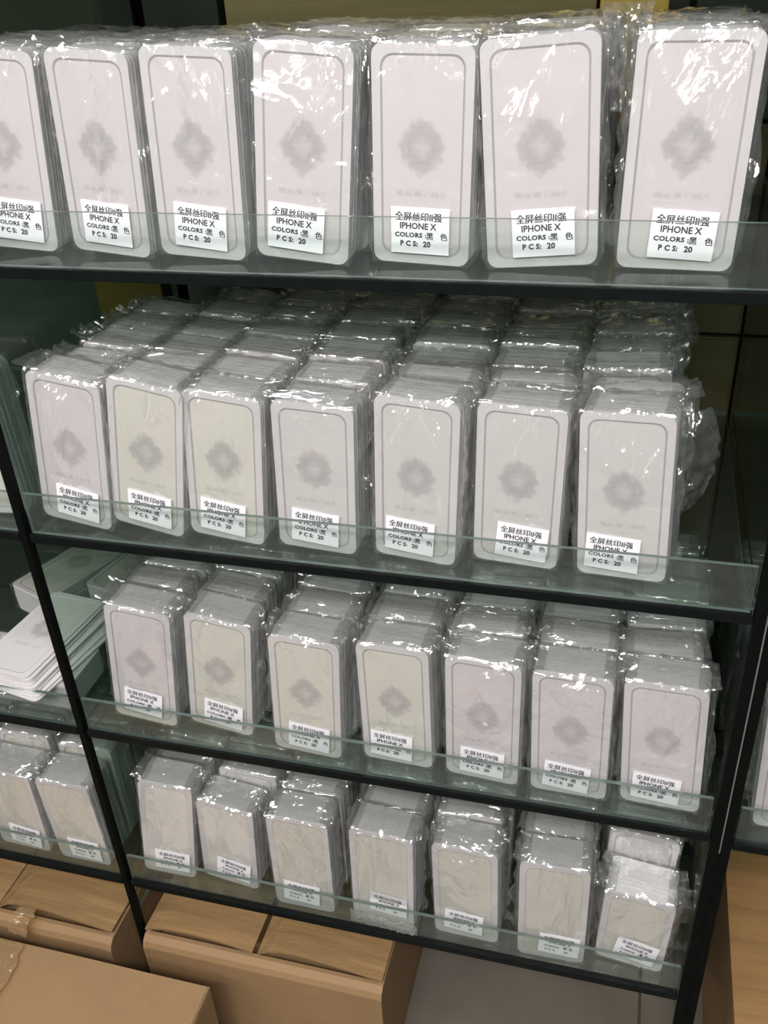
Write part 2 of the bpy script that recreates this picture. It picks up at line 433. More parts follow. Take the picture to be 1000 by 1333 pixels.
def stack_mesh(name, w, h, t, n, seed, mat, jit=0.0012):
    R = random.Random(seed); bm = bmesh.new()
    p = (t - 0.003) / n
    for i in range(n):
        y0 = 0.0026 + i * p; y1 = y0 + p * 0.90
        dx = R.uniform(-jit, jit); hh = h - abs(R.gauss(0, jit)); ww = w - R.uniform(0, 0.0008)
        o = rr_outline(ww, hh, 0.009, 3)
        a = [bm.verts.new((x + dx, y0, z)) for x, z in o]; b = [bm.verts.new((x + dx, y1, z)) for x, z in o]
        m = len(o)
        bm.faces.new(a); bm.faces.new(list(reversed(b)))
        for q in range(m): bm.faces.new((a[q], b[q], b[(q + 1) % m], a[(q + 1) % m]))
    return finish(bm, name, [mat])

def bag_mesh(name, w, h, t, seed, mats, loose=1.0, tail=0.0, plume=0.0):
    """crumpled cellophane sleeve: closed body, side fins, optional hanging flap and plume"""
    bm = bmesh.new()
    off = Vector((seed * 13.7, seed * 5.1, seed * 7.9))
    nf, nsd, nz = 40, 10, 56
    ring = []
    m0 = 0.0012
    for i in range(nf): ring.append(('f', -1 + 2 * i / nf))
    for i in range(nsd): ring.append(('r', i / nsd))
    for i in range(nf): ring.append(('b', 1 - 2 * i / nf))
    for i in range(nsd): ring.append(('l', 1 - i / nsd))
    def base_pt(kind, u, s):
        hw = w / 2 + m0
        if kind == 'f': return Vector((u * hw, -0.0018, 0)), Vector((0, -1, 0))
        if kind == 'r': return Vector((hw, -0.0018 + u * (t + 0.0036), 0)), Vector((1, 0, 0))
        if kind == 'b': return Vector((u * hw, t + 0.0018, 0)), Vector((0, 1, 0))
        return Vector((-hw, -0.0018 + u * (t + 0.0036), 0)), Vector((-1, 0, 0))
    def ridge(p, s):
        q = p * s + off
        return 1 - abs(noise.noise(q)) * 2.2
    rows = []
    H = h + 0.0022
    RC = random.Random(seed * 31 + 5)
    creases = []
    for _ in range(int(6 + 4 * loose)):
        x0 = RC.uniform(-0.95, 0.95) * w / 2; ln = RC.uniform(0.02, 0.085)
        top0 = H if RC.random() < 0.7 else H - RC.uniform(0.01, 0.05)
        creases.append((x0, top0, x0 + RC.choice((-1, 1)) * RC.uniform(0.015, 0.05), max(0.060, top0 - ln), RC.uniform(0.0012, 0.0026) * min(loose, 1.5), RC.uniform(0.0026, 0.0050)))
    bill = RC.uniform(0.0025, 0.0065) * min(loose, 1.5); bpk = RC.uniform(-0.5, 0.5)
    def crease_h(x, z):
        t = 0.0
        for (ax, az, bx, bz, am, wd) in creases:
            if z > az + 0.002 or z < bz: continue
            u = (az - z) / (az - bz)
            d = abs(x - (ax + (bx - ax) * u + 0.002 * math.sin(u * 9 + am * 9e3)))
            if d < wd: t += am * (1 - d / wd) * (1 - u * u)
        return t
    for j in range(nz + 1):
        z = 0.0008 + (H - 0.0008) * j / nz
        row = []
        for kind, u in ring:
            p, nrm = base_pt(kind, u, 0); p.z = z
            q = Vector((p.x * 1.0, p.y, p.z * 0.55))
            rd = max(0.0, ridge(q, 42)); rd2 = max(0.0, ridge(q, 90))
            if kind == 'f':
                amp = 0.0004 + 0.0013 * (z / H) * loose
                d = amp * (rd * 0.8 + rd2 * 0.3)
                if z < 0.056: d = min(d, 0.0008)
                else:
                    a = (z - 0.056) / (H - 0.056)
                    d += crease_h(p.x, z)
                    d += bill * math.sin(math.pi * min(1.0, a ** 0.55)) * max(0.0, 1 - abs(u - bpk * 0.3) ** 2.2) * (0.75 + 0.5 * noise.noise(Vector((p.x * 30, z * 18, seed))))
                    d = max(d, 0.0003)
            elif kind in 'rl':
                edge = math.sin(math.pi * min(1, max(0, u))) ** 0.6
                d = (0.0004 + 0.0052 * loose * max(0, rd * 0.75 + rd2 * 0.3) * (0.35 + 0.65 * edge))
                if z < 0.01: d *= z / 0.01
            else:
                d = 0.0003 + 0.0008 * rd
            # round the vertical corners a bit
            p = p + nrm * d
            row.append(bm.verts.new(p))
        rows.append(row)
    nr = len(ring)
    def mi_of(k): return 1 if ring[k][0] in 'rl' else 0
    for j in range(nz):
        for k in range(nr):
            f = bm.faces.new((rows[j][k], rows[j][(k + 1) % nr], rows[j + 1][(k + 1) % nr], rows[j + 1][k]))
            f.material_index = mi_of(k)
    # top cap: grid between front edge row and back edge row
    ny = nsd
    top = rows[nz]
    front = top[0:nf + 1]                                   # left -> right
    back = [top[(nf + nsd + nf - i) % nr] for i in range(nf + 1)]
    right = top[nf:nf + nsd + 1]; left = [top[0]] + [top[nr - i] for i in range(1, nsd + 1)]
    grid = [front]
    for r in range(1, ny):
        gl = [left[r]]
        for i in range(1, nf):
            a = r / ny
            co = front[i].co.lerp(back[i].co, a)
            q = Vector((co.x * 0.5, co.y, 0.3))
            hump = 0.0018 * math.sin(math.pi * a) ** 0.5
            co.z += hump + 0.0028 * loose * max(0, ridge(q, 60)) + 0.0014 * max(0, ridge(q, 120))
            gl.append(bm.verts.new(co))
        gl.append(right[r]); grid.append(gl)
    grid.append(back)
    for r in range(ny):
        for i in range(nf):
            try: bm.faces.new((grid[r][i], grid[r][i + 1], grid[r + 1][i + 1], grid[r + 1][i]))
            except ValueError: pass
    # sheets of loose film
    def sheet(fn, nu, nv, mi=1):
        g = [[bm.verts.new(fn(a / nu, b / nv)) for b in range(nv + 1)] for a in range(nu + 1)]
        for a in range(nu):
            for b in range(nv):
                f = bm.faces.new((g[a][b], g[a + 1][b], g[a + 1][b + 1], g[a][b + 1])); f.material_index = mi
    R = random.Random(seed)
    for sgn in (1, -1):
        ext = R.uniform(0.005, 0.010) * loose; y0 = t * R.uniform(0.45, 0.7)
        def fin(u, v, sgn=sgn, ext=ext, y0=y0):
            z = 0.012 + v * (h - 0.008)
            e = ext * (0.5 + 0.7 * abs(noise.noise(Vector((v * 5, seed + sgn, 0.5)))) * 2)
            x = sgn * (w / 2 + 0.002 + u * e)
            y = y0 + 0.006 * noise.noise(Vector((u * 3 + seed, v * 9, sgn))) + 0.003 * noise.noise(Vector((u * 8, v * 26, seed)))
            return (x, y, z)
        sheet(fin, 4, 26)
        # corner ear at the top
        ex, ez = R.uniform(0.004, 0.010) * loose, R.uniform(0.003, 0.008) * loose
        def ear(u, v, sgn=sgn, ex=ex, ez=ez):
            x = sgn * (w / 2 - 0.012 + u * (0.013 + ex * (1 - v * 0.5)))
            y = 0.002 + v * (t - 0.004) + 0.003 * noise.noise(Vector((u * 4, v * 7, seed + sgn * 2)))
            z = h + 0.002 + ez * u * u * (0.6 + 0.8 * noise.noise(Vector((v * 6, seed, sgn)))) 
            return (x, y, z)
        sheet(ear, 5, 10)
    if tail > 0:
        def tl(u, v):
            x = w / 2 + 0.002 + u * (tail * (0.45 + 0.55 * math.sin(v * 2.6 + 0.5))) + 0.004 * noise.noise(Vector((u * 5, v * 12, seed)))
            y = 0.012 + v * 0.02 + u * 0.03 + 0.008 * noise.noise(Vector((u * 4 + 3, v * 9, seed)))
            return (x, y, h - 0.005 - v * 0.12)
        sheet(tl, 10, 26)
    if plume > 0:
        def pl(u, v):
            a = (u - 0.5) * 2
            x = -w / 2 - 0.010 + a * (0.006 + 0.015 * v) + 0.006 * noise.noise(Vector((u * 5, v * 5, seed)))
            y = 0.012 + 0.014 * noise.noise(Vector((u * 7, v * 6, seed + 4))) + 0.01 * a * a
            return (x, y, h - 0.06 + v * (0.06 + plume))
        sheet(pl, 12, 18)
    for v in bm.verts:
        if v.co.z < 0.0006: v.co.z = 0.0006
    return finish(bm, name, mats, True)

def text_mesh(name, lines):
    bm_all = bmesh.new()
    for (s, x, z, size, bold, space, sx) in lines:
        c = bpy.data.curves.new('t', 'FONT'); c.body = s; c.size = size; c.offset = bold; c.space_character = space
        c.resolution_u = 2
        o = bpy.data.objects.new('t', c); col.objects.link(o)
        dg = bpy.context.evaluated_depsgraph_get()
        me = bpy.data.meshes.new_from_object(o.evaluated_get(dg))
        me.transform(Matrix.Translation((x, 0, z)) @ Matrix.Scale(sx, 4, (1, 0, 0)) @ Matrix.Rotation(math.pi / 2, 4, 'X'))
        bm_all.from_mesh(me)
        if bold == 0.0:                       # heavier strokes for the characters: overlapped outlines
            for ddx, ddy in ((0.00040, -0.00003), (0.0002, -0.00006), (0.00020, -0.00012)):
                m2 = me.copy(); m2.transform(Matrix.Translation((ddx, ddy, 0.00012 if ddy < -0.00004 else 0))); bm_all.from_mesh(m2); bpy.data.meshes.remove(m2)
        bpy.data.meshes.remove(me); bpy.data.objects.remove(o); bpy.data.curves.remove(c)
    me = bpy.data.meshes.new(name); bm_all.to_mesh(me); bm_all.free()
    me.materials.append(M_INK); return me
LBW, LBH = 0.054, 0.041
CN = '\u5168\u5c4f\u4e1d\u5370II\u5f3a'
TXT_A = text_mesh('label_print', [(CN, -0.0235, 0.0300, 0.0083, 0.0, 1.0, 0.95),
                                  ('IPHONE X', -0.019, 0.0222, 0.0078, 0.00022, 1.0, 0.95),
                                  ('COLORS :', -0.0235, 0.0148, 0.0056, 0.00024, 1.08, 1.12),
                                  ('\u9ed1', 0.0055, 0.0138, 0.0070, 0.0, 1.0, 1.0), ('\u8272', 0.0185, 0.0138, 0.0070, 0.0, 1.0, 1.0),
                                  ('P C S:', -0.0185, 0.0068, 0.0064, 0.0003, 1.05, 1.0), ('20', 0.0030, 0.0066, 0.0070, 0.0003, 1.0, 1.0)])
TXT_B = text_mesh('label_print', [(CN, -0.0215, 0.0290, 0.0078, 0.0, 1.0, 0.95),
                                  ('IPHONE X', -0.014, 0.0215, 0.0068, 0.0002, 1.0, 0.95),
                                  ('Colors:', -0.019, 0.0140, 0.0062, 0.00018, 1.05, 1.0),
                                  ('\u9ed1 \u8272', 0.0055, 0.0140, 0.0058, 0.0, 1.0, 1.0),
                                  ('P C S:', -0.018, 0.0058, 0.0056, 0.00015, 1.05, 1.0), ('20', 0.0075, 0.0058, 0.0054, 0.00015, 1.0, 1.0)])
def label_mesh():
    bm = bmesh.new()
    nx = 6; g = []
    for i in range(nx + 1):
        u = -LBW / 2 + LBW * i / nx
        g.append([bm.verts.new((u, 0, 0)), bm.verts.new((u, 0, LBH)), bm.verts.new((u, 0.00025, LBH)), bm.verts.new((u, 0.00025, 0))])
    for i in range(nx):
        for k in range(4):
            bm.faces.new((g[i][k], g[i + 1][k], g[i + 1][(k + 1) % 4], g[i][(k + 1) % 4]))
    bm.faces.new(g[0]); bm.faces.new(list(reversed(g[nx])))
    return finish(bm, 'label', [M_LABEL])
LABEL_ME = label_mesh()

STACKS = {}
def get_stack(w, h, t, v, bright=False):
    k = (round(w, 4), round(h, 4), round(t, 4), v, bright)
    if k not in STACKS:
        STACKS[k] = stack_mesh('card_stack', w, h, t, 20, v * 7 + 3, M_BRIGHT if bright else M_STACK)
    return STACKS[k]
FRONTS = {}
def get_front(w, h, mat, line):
    k = (round(w, 4), round(h, 4), mat.name, line.name)
    if k not in FRONTS: FRONTS[k] = front_card('front_card', w, h, line, mat)
    return FRONTS[k]
BAGS = {}
def get_bag(w, h, t, v, loose=1.0, tail=0.0, plume=0.0):
    k = (round(w, 4), round(h, 4), round(t, 4), v, loose, tail, plume)
    if k not in BAGS:
        BAGS[k] = bag_mesh('bag', w, h, t, v + 1, [FILMS[v % 3], FILM_SIDE], loose, tail, plume)
    return BAGS[k]

def pack(x, y, z, yaw, lean, h=PH, w=PW, t=PT, mat=P_GREY, line=None, label=None, txt=None, lx=0.0, lz=0.012, lrot=0.0,
         v=0, loose=1.0, tail=0.0, plume=0.0, bright=False, group=None, name='card_pack', back=0.0):
    """one bundle of cards in a cellophane bag; base centre of the front at x, y, z"""
    line = line or M_LINE
    lift = (w / 2) * abs(math.sin(math.radians(lean)))
    r = empty(name, (x, y, z + lift + 0.0004))
    r.rotation_euler = (math.radians(back), math.radians(lean), math.radians(yaw))
    tag(r, label, 'card pack', group)
    fc = mesh_obj('front_card', get_front(w, h, mat, line), r, (0, 0, 0.0012))
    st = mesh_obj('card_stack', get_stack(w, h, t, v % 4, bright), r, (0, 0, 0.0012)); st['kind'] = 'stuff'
    bg = mesh_obj('bag', get_bag(w, h, t, v, loose, tail, plume), r)
    if txt:
        lb = mesh_obj('label', LABEL_ME, r, (lx, -0.0032, lz)); lb.rotation_euler = (0, math.radians(lrot), 0)
        tx = mesh_obj('label_print', txt, lb, (0, -0.0002, 0))
    return r

ORD = ['first', 'second', 'third', 'fourth', 'fifth', 'sixth', 'seventh', 'eighth']
SHELF = ['top shelf', 'second shelf', 'third shelf', 'bottom shelf']
# front rows, (x, y, yaw, lean offset at the top, height, panel, label x, label rotation, film variant, description)
FRONT = {
0: [(0.0383, 0.0548, 5.0, 0.0178, 0.186, P_PINK, 0.005, 2, 3, 'pink-white pack cut by the photo edge'),
    (0.1501, 0.0499, -5.4, 0.0121, 0.184, P_PINK, 0.000, 1, 0, 'pink-white pack with smooth clear film'),
    (0.2511, 0.0471, -1.2, 0.0102, 0.185, P_PINK, 0.000, 3, 4, 'pink-white pack with diagonal film creases'),
    (0.3552, 0.0405, 0.9, 0.0186, 0.184, P_PINK, -0.006, 2, 5, 'pack with a web of white film creases'),
    (0.4675, 0.0488, -1.9, 0.0071, 0.182, P_PINK2, 0.000, 0, 1, 'pack with one broad diagonal film glare'),
    (0.5786, 0.0490, 3.6, -0.0089, 0.185, P_PINK2, 0.002, -1, 2, 'pack with long upright film glare streaks'),
    (0.6905, 0.0560, -0.7, 0.0030, 0.186, P_PINK, 0.004, 2, 6, 'wide pack with clear film plume at its corner')],
1: [(0.0480, 0.0247, -1.4, 0.0260, 0.188, P_PINK, 0.004, 3, 7, 'pinkish pack beside the left black upright'),
    (0.1400, 0.0263, -1.9, 0.0310, 0.186, P_CREAM, 0.004, 0, 3, 'cream pack with crushed film corner'),
    (0.2385, 0.0274, -1.1, 0.0172, 0.180, P_CREAM, -0.004, 3, 4, 'off-white pack with diagonal film crease'),
    (0.3462, 0.0282, -0.9, 0.0085, 0.177, P_GREY, -0.002, 3, 8, 'grey-white pack with bright folded film top'),
    (0.4563, 0.0298, -4.2, 0.0081, 0.189, P_GREY, -0.006, 2, 1, 'pack with hanging streaks of film glare'),
    (0.5623, 0.0424, -3.2, 0.0041, 0.184, P_GREY, 0.006, 3, 0, 'grey-white pack with round grey emblem'),
    (0.6729, 0.0364, -6.0, -0.0077, 0.185, P_GREY, -0.010, 3, 2, 'grey-white pack with crumpled film at its right')],
2: [(0.0737, 0.0279, 0.7, 0.0224, 0.190, P_PINK, -0.002, 4, 0, 'pinkish pack with notched film fold on top'),
    (0.1811, 0.0344, -1.8, 0.0209, 0.186, P_CREAM, 0.004, 3, 3, 'cream pack with small pointed emblem'),
    (0.3080, 0.0197, -0.2, 0.0102, 0.186, P_CREAM, 0.002, 3, 1, 'cream pack with pale diamond emblem'),
    (0.4250, 0.0297, -2.4, -0.0010, 0.186, P_CREAM, -0.008, 3, 4, 'cream pack with round emblem'),
    (0.5320, 0.0256, -3.4, 0.0005, 0.187, P_PINK2, 0.000, 2, 5, 'pinkish grey pack with round emblem'),
    (0.6370, 0.0231, -2.0, -0.0038, 0.185, P_PINK2, -0.004, 5, 2, 'pinkish grey pack with tilted label'),
    (0.7430, 0.0256, -4.7, -0.0100, 0.184, P_PINK2, -0.006, 4, 6, 'pinkish pack next to the right black upright')],
3: [(0.0560, 0.0191, 5.0, 0.0250, 0.196, P_WHITE, 0.006, 1, 0, 'plain white pack without an outline'),
    (0.1532, 0.0272, -3.5, 0.0120, 0.167, P_WHITE, 0.006, 5, 7, 'short pack with crinkled film front'),
    (0.2770, 0.0123, 0.4, 0.0027, 0.186, P_PLAIN, -0.004, 4, 3, 'beige-fronted pack with creased right corner'),
    (0.3955, 0.0105, -2.2, 0.0043, 0.190, P_PLAIN, 0.008, 2, 4, 'beige-fronted pack with silvery film below'),
    (0.5135, 0.0179, -1.8, -0.0022, 0.182, P_PLAIN, -0.004, 4, 5, 'beige-fronted pack with diagonal left crease'),
    (0.6308, 0.0117, 1.1, -0.0013, 0.188, P_PLAIN, 0.010, 3, 1, 'beige-fronted pack with thin grey outline'),
    (0.7330, 0.0260, -4.3, 0.0060, 0.137, P_PLAIN, 0.004, 8, 9, 'short pack with bare bright white card tops')]}
ROWS = [5, 7, 6, 4]
TOPX = [0.0, 0.0, 0.0, 0.0]
seed = 0
for s in range(4):
    z = ZS[s]
    for c, (x, y, yaw, dx, h, mat, lx, lrot, v, desc) in enumerate(FRONT[s]):
        lean = math.degrees(math.atan2(dx, h))
        kw = dict(h=h, mat=mat, lx=lx, lrot=lrot, v=v, lz=0.011)
        kw['txt'] = TXT_B if s == 3 else TXT_A
        kw['line'] = M_LINE_SOFT if s == 3 else M_LINE
        if s == 3: kw['lz'] = 0.016
        kw['loose'] = 1.35 if s < 3 else 1.15
        if s == 3 and c == 0: kw.update(line=M_RIM, w=0.080)
        if s == 3 and c == 1: kw.update(line=M_RIM, loose=1.5)
        if s == 3 and c == 6: kw.update(bright=True, loose=2.2, w=0.088, t=0.060)
        if s == 0 and c == 6: kw.update(plume=0.02, w=0.096, loose=1.3)
        if s == 0 and c == 5: kw.update(w=0.096)
        if s == 0 and c == 3: kw.update(loose=1.6)
        if s == 1 and c == 6: kw.update(tail=0.036, loose=1.5)
        if s == 1 and c == 0: kw.update(loose=1.7)
        if s == 1 and c in (1, 4): kw.update(loose=1.4)
        if s == 2 and c == 0: kw.update(lz=0.016)
        if s == 3 and c == 3: kw.update(lz=0.032)
        pk = pack(x, y, z, yaw, lean, label='%s, %s in front row, %s' % (desc, ORD[c], SHELF[s]),
             group='labelled card packs in the front rows', **kw)
        if s == 3 and c == 3:                     # silvery crumpled end of the bag below the label
            bm = bmesh.new(); g = []
            for i in range(33):
                row = []
                for j in range(13):
                    q = Vector((i * 0.55, j * 0.8, 3.3))
                    xx = -0.047 + 0.098 * i / 32
                    row.append(bm.verts.new((xx, -0.006 - 0.005 * abs(noise.noise(q * 0.9)) - 0.004 * abs(noise.noise(q * 2.1)), 0.002 + 0.026 * j / 12 + 0.002 * noise.noise(q))))
                g.append(row)
            for i in range(32):
                for j in range(12): bm.faces.new((g[i][j], g[i + 1][j], g[i + 1][j + 1], g[i][j + 1]))
            mesh_obj('bag_end', finish(bm, 'bag_end', [FILM_FOIL], True), pk)['label'] = 'silvery crumpled bag end'
        # rows behind
        R = random.Random(100 * s + c)
        yy = y + PT + 0.004; nrow = ROWS[s]
        if s == 3 and c == 6: yy += 0.014
        for r in range(1, nrow):
            if s == 1 and c == 0 and r > 4: break
            if s == 1 and c == 1 and r > 5: break
            xx = x + dx * 0.35 + R.uniform(-0.003, 0.003)
            if s == 3 and c == 0: xx = 0.066
            if s == 3 and c == 1: xx = 0.172
            if s == 1: xx += 0.0033 * r * (1 - c / 6)
            l2 = lean * 0.5 + R.uniform(-1.5, 1.5)
            yw = R.uniform(-4, 3)
            hh = 0.185 if R.random() < 0.6 else 0.181
            if s == 3 and c == 1: hh = 0.185
            pack(xx, yy, z, yw, l2, h=hh, loose=2.2 if (s == 1 and c == 6) else (1.6 if c == 0 else 1.0), mat=(P_GREY, P_CREAM, P_PINK2)[R.randrange(3)], v=R.randrange(10),
                 label='clear-bagged white card pack, column %s from left, %s row back, %s' % (ORD[c], ORD[r], SHELF[s]),
                 group='card packs behind the front rows')
            yy += PT + 0.0045 + R.uniform(0, 0.002)

# ------------------------------------------------------------------ left bay
for k, (x, y, yaw, lean, h, mat, v, d) in enumerate([
        (-0.0850, 0.014, -1.5, -1.5, 0.170, P_PLAIN, 3, 'beige pack just left of the thin black upright, bottom shelf'),
        (-0.1950, 0.018, -1.0, 1.0, 0.165, P_PLAIN, 1, 'beige pack second left of the thin upright, bottom shelf'),
        (-0.2980, 0.018, -1.0, 0.0, 0.170, P_PLAIN, 1, 'pack at the left photo edge on the bottom shelf')]):
    pack(x, y, ZS[3], yaw, lean, h=h, mat=mat, line=M_LINE_SOFT, txt=TXT_B, lx=0.006, lrot=6 if k == 1 else 2, lz=0.012, v=v, loose=1.2,
         t=0.056, label=d, group='packs in the left bay')
    for r in range(1, 4):
        pack(x, y + 0.006 + r * 0.058, ZS[3], 0, 0, mat=P_CREAM, v=v + r,
             label='bagged pack on bottom shelf, column %s left of upright, %s row back' % (ORD[k], ORD[r]),
             group='packs in the left bay')
for k, (x, y, yaw, lean, v) in enumerate([(-0.073, 0.034, 3, -2, 5), (-0.185, 0.04, 0, 1, 7)]):
    pack(x, y, ZS[1], yaw, lean, mat=P_CREAM, v=v, loose=1.5, label='loose-bagged pack on second shelf, %s left of the thin upright, front' % ORD[k], group='packs in the left bay')
    for r in range(1, 1):
        pack(x, y + 0.056 * r, ZS[1], 0, 0, mat=P_GREY, v=v + r, label='bagged pack on second shelf, %s left of upright, %s row back' % (ORD[k], ORD[r]), group='packs in the left bay')

# a flat-lying pack carrying a fanned pile of loose cards, third shelf of the left bay
fp = pack(-0.045, 0.115, ZS[2], 90, 0, mat=P_CREAM, v=2, loose=1.2, t=0.040, label='cream pack lying flat under the loose cards, third shelf left of the upright', group='packs in the left bay')
fp.rotation_euler = (math.radians(-90), 0, math.radians(90)); fp.location = (-0.035, 0.072, ZS[2] + 0.045)
pile_n = 9
for i in range(pile_n):
    z = ZS[2] + 0.050 + i * 0.0031
    r = empty('loose_card', (0, 0, 0))
    a = [-6, -3, 1, 3, -1, 2, 4, 1, 0][i]
    tag(r, 'loose white card in the fanned pile left of the upright, %s from its top' % ['topmost one', 'second', 'third', 'fourth', 'fifth', 'sixth', 'seventh', 'eighth', 'ninth'][pile_n - 1 - i],
        'card', 'loose cards in the fanned pile')
    mesh_obj('printed_card', get_front(0.091, 0.180, P_GREY if i == pile_n - 1 else P_WHITE, M_LINE_SOFT), r)
    d = pile_n - 1 - i
    c = Vector((-0.122 + 0.0022 * d + 0.0015 * math.sin(i * 2.1), 0.006 - 0.0012 * d, z))
    r.matrix_world = Matrix.Translation(c) @ Matrix.Rotation(math.radians(a * 0.8 - 6), 4, 'Z') @ Matrix.Rotation(-math.pi / 2, 4, 'X')
for k, (x, y, yaw, zz) in enumerate([(-0.215, 0.205, -20, 0.050), (-0.095, 0.235, -12, 0.050)]):
    q = pack(x, y, ZS[2] + zz, 0, 0, mat=P_CREAM, v=5 + k, loose=1.8, t=0.045, label='bagged pack lying flat behind the loose cards, %s' % ['further left', 'nearer the upright'][k], group='packs in the left bay')
    q.rotation_euler = (math.radians(-90), 0, math.radians(yaw))
for k, (x, y, yaw) in enumerate([(-0.075, 0.435, -8)]):
    for r in range(1):
        q = pack(x, y + 0.03 * r, ZS[2], yaw, 0, mat=P_CREAM, v=4 + k + r, loose=1.4,
                 label='bagged pack behind the loose cards, third shelf, %s left of upright, %s row' % (ORD[k], ORD[r]), group='packs in the left bay')

# ------------------------------------------------------------------ right bay
pack(0.893, 0.028, ZS[2] - 0.007, -2, -3, mat=P_CREAM, txt=TXT_A, v=6, loose=1.6, lx=-0.003, lrot=10, lz=0.020,
     label='labelled pack right of the thick double black upright, cut by photo edge', group='packs in the right bay')
for r in range(1, 6):
    pack(0.885, 0.03 + 0.055 * r, ZS[2] - 0.007, 0, 0, mat=P_CREAM, v=r, label='bagged pack in the right bay, third shelf, %s row back' % ORD[r], group='packs in the right bay')

# ------------------------------------------------------------------ cartons under the rack
def carton(name, x0, x1, y0, y1, z0, z1, label, flaps='y', mats=(M_CART, M_CART2), yaw=0, flap_gap=0.004, lift=(0.004, 0.006), group='cardboard cartons', split=None):
    root = empty(name, ((x0 + x1) / 2, (y0 + y1) / 2, z0))
    tag(root, label, 'carton', group)
    w, d, h = x1 - x0, y1 - y0, z1 - z0
    bm = bmesh.new(); fy = 0.0
    if max(lift) > 0:                                # worn carton: rounded-over front fold, hollow under the flaps
        fy = 0.015
        pr = [(-d / 2, 0), (-d / 2, h - 0.026), (-d / 2 + 0.004, h - 0.016), (-d / 2 + 0.013, h - 0.009), (-d / 2 + 0.020, h - 0.010), (-d / 2 + 0.022, h - 0.05),
              (d / 2 - 0.01, h - 0.05), (d / 2 - 0.01, h - 0.006), (d / 2, h - 0.006), (d / 2, 0)]
        a_ = [bm.verts.new((-w / 2, y_, z_)) for y_, z_ in pr]; b_ = [bm.verts.new((w / 2, y_, z_)) for y_, z_ in pr]
        bmesh.ops.triangulate(bm, faces=[bm.faces.new(a_), bm.faces.new(list(reversed(b_)))])
        for q in range(len(pr)): bm.faces.new((a_[q], b_[q], b_[(q + 1) % len(pr)], a_[(q + 1) % len(pr)]))
        for sx_ in (-1, 1):
            xa, xb = sorted((sx_ * (w / 2 + 0.0012), sx_ * (w / 2 - 0.006)))
            ps = [(-d / 2 - 0.0008, 0.001), (-d / 2 - 0.0008, h - 0.026), (-d / 2 + 0.0035, h - 0.0155), (-d / 2 + 0.0125, h - 0.0088), (d / 2 + 0.0008, h - 0.0088), (d / 2 + 0.0008, 0.001)]
            c_ = [bm.verts.new((xa, y_, z_)) for y_, z_ in ps]; e_ = [bm.verts.new((xb, y_, z_)) for y_, z_ in ps]
            bm.faces.new(c_); bm.faces.new(list(reversed(e_)))
            for q in range(6): bm.faces.new((c_[q], e_[q], e_[(q + 1) % 6], c_[(q + 1) % 6]))
    else:
        box_bm(bm, -w / 2, w / 2, -d / 2, d / 2, 0, h - 0.006, bevel=0.002)
    mesh_obj('carton_body', finish(bm, 'carton_body', [mats[1]]), root)
    sx = split if split is not None else 0.0
    # two flaps, warped up along the front edge
    for k, (a, b) in enumerate(((-w / 2, sx - flap_gap / 2), (sx + flap_gap / 2, w / 2))):
        bm = bmesh.new(); nx, ny = 10, 10; T = 0.0035
        def hz(u, v):
            e = (1 - v) ** 3
            return h - 0.004 + lift[k] * e * (0.15 + 0.85 * math.sin(math.pi * (u if k == 0 else u ** 0.7)) ** 1.0 * (1.15 - 0.6 * u)) + 0.0015 * noise.noise(Vector((u * 3, v * 3, x0 * 9 + k)))
        top = [[bm.verts.new((a + (b - a) * i / nx, -d / 2 - 0.001 + fy + (d - fy) * j / ny, hz(i / nx, j / ny) + T)) for j in range(ny + 1)] for i in range(nx + 1)]
        bot = [[bm.verts.new((a + (b - a) * i / nx, -d / 2 - 0.001 + fy + (d - fy) * j / ny, hz(i / nx, j / ny))) for j in range(ny + 1)] for i in range(nx + 1)]
        for i in range(nx):
            for j in range(ny):
                bm.faces.new((top[i][j], top[i + 1][j], top[i + 1][j + 1], top[i][j + 1]))
                bm.faces.new((bot[i][j + 1], bot[i + 1][j + 1], bot[i + 1][j], bot[i][j]))
            bm.faces.new((top[i][0], bot[i][0], bot[i + 1][0], top[i + 1][0])); bm.faces.new((top[i][ny], top[i + 1][ny], bot[i + 1][ny], bot[i][ny]))
        for j in range(ny):
            bm.faces.new((top[0][j], top[0][j + 1], bot[0][j + 1], bot[0][j])); bm.faces.new((top[nx][j], bot[nx][j], bot[nx][j + 1], top[nx][j + 1]))
        mesh_obj('carton_flap', finish(bm, 'carton_flap', [mats[0]]), root)
    root.rotation_euler.z = math.radians(yaw)
    return root
cB = carton('cardboard_carton', 0.004, 0.392, -0.022, 0.36, FLOOR, -0.735, 'brown carton with two parted top flaps under the middle of the rack', split=-0.008, lift=(0.018, 0.022), flap_gap=0.009)
cA = carton('cardboard_carton', -0.42, -0.045, -0.040, 0.34, FLOOR, -0.735, 'brown carton with bulging taped front under the left rack bay', split=-0.02, lift=(0.012, 0.026), flap_gap=0.003)
cC = carton('cardboard_carton', -0.32, 0.148, -0.44, -0.078, FLOOR, -0.725, 'smooth brown carton in front of the rack at lower left', mats=(M_CART2, M_CART2), split=0.231, lift=(0.0, 0.0), flap_gap=0.0008)
cD = carton('cardboard_carton', 0.882, 1.35, -0.10, 0.34, FLOOR, -0.70, 'tall orange-brown carton right of the thick black upright', mats=(M_CARTD, M_CART2), split=0.1, lift=(0.0, 0.0), flap_gap=0.001)

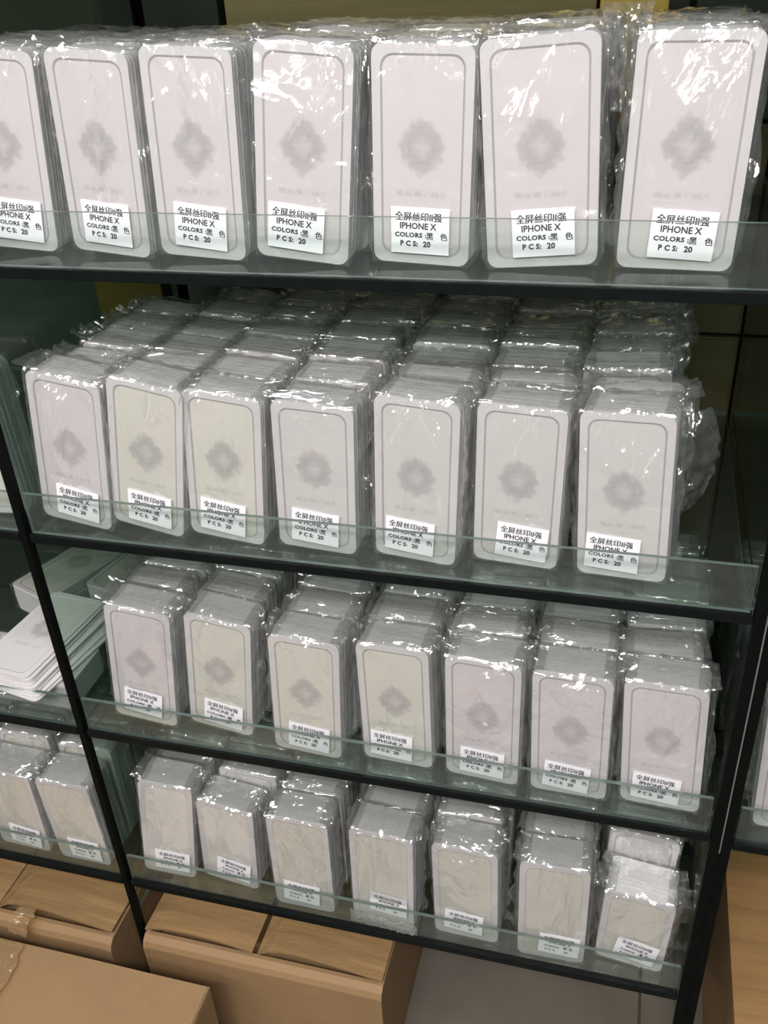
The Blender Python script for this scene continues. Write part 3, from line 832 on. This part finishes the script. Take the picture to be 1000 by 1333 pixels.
# crumpled packing tape hanging between carton A and carton C
def tape(name, parent, pts, w, seed, label=None):
    bm = bmesh.new(); n = 28; g = []
    P = [Vector(p) for p in pts]
    for i in range(n + 1):
        t = i / n * (len(P) - 1); k = min(int(t), len(P) - 2); c = P[k].lerp(P[k + 1], t - k)
        row = []
        for j in range(7):
            u = j / 6 - 0.5
            q = Vector((i * 0.35, j * 0.9, seed))
            row.append(bm.verts.new((c.x + u * w * (1 + 0.3 * noise.noise(q)), c.y + 0.003 * noise.noise(q * 1.3), c.z + 0.003 + 0.004 * abs(noise.noise(q * 1.7)))))
        g.append(row)
    for i in range(n):
        for j in range(6): bm.faces.new((g[i][j], g[i + 1][j], g[i + 1][j + 1], g[i][j + 1]))
    o = mesh_obj(name, finish(bm, name, [M_TAPE], True), parent)
    if label: tag(o, label)
    o.location = -Vector(parent.location)
    return o
tape('packing_tape', cA, [(-0.188, 0.02, -0.731), (-0.193, -0.03, -0.7245), (-0.198, -0.047, -0.728), (-0.200, -0.056, -0.75)], 0.035, 1.0, 'crumpled clear brown tape')
tape('packing_tape', cC, [(-0.185, -0.085, -0.722), (-0.175, -0.16, -0.7215), (-0.165, -0.26, -0.7215)], 0.05, 4.0, 'clear crinkled tape')

# ------------------------------------------------------------------ cartons behind the rack
def plain_carton(x0, x1, y0, y1, z0, z1, mat, label, group='cartons stacked behind the rack'):
    root = empty('storage_carton', ((x0 + x1) / 2, (y0 + y1) / 2, z0)); tag(root, label, 'carton', group)
    w, d, h = x1 - x0, y1 - y0, z1 - z0
    bm = bmesh.new(); box_bm(bm, -w / 2, w / 2, -d / 2, d / 2, 0, h - 0.004, bevel=0.003)
    mesh_obj('carton_body', finish(bm, 'carton_body', [mat]), root)
    for a, b in ((-w / 2, -0.001), (0.001, w / 2)):
        bm = bmesh.new(); box_bm(bm, a, b, -d / 2, d / 2, h - 0.004, h, bevel=0.0008)
        mesh_obj('carton_flap', finish(bm, 'carton_flap', [mat]), root)
    return root
YB = 0.54
plain_carton(0.09, 0.582, YB, YB + 0.35, 0.36, 0.75, M_KHAKI, 'khaki carton behind the top shelf packs at the picture top')
plain_carton(0.586, 0.668, YB, YB + 0.3, 0.36, 0.75, M_YELL, 'narrow yellow carton behind the top shelf, right of the khaki one')
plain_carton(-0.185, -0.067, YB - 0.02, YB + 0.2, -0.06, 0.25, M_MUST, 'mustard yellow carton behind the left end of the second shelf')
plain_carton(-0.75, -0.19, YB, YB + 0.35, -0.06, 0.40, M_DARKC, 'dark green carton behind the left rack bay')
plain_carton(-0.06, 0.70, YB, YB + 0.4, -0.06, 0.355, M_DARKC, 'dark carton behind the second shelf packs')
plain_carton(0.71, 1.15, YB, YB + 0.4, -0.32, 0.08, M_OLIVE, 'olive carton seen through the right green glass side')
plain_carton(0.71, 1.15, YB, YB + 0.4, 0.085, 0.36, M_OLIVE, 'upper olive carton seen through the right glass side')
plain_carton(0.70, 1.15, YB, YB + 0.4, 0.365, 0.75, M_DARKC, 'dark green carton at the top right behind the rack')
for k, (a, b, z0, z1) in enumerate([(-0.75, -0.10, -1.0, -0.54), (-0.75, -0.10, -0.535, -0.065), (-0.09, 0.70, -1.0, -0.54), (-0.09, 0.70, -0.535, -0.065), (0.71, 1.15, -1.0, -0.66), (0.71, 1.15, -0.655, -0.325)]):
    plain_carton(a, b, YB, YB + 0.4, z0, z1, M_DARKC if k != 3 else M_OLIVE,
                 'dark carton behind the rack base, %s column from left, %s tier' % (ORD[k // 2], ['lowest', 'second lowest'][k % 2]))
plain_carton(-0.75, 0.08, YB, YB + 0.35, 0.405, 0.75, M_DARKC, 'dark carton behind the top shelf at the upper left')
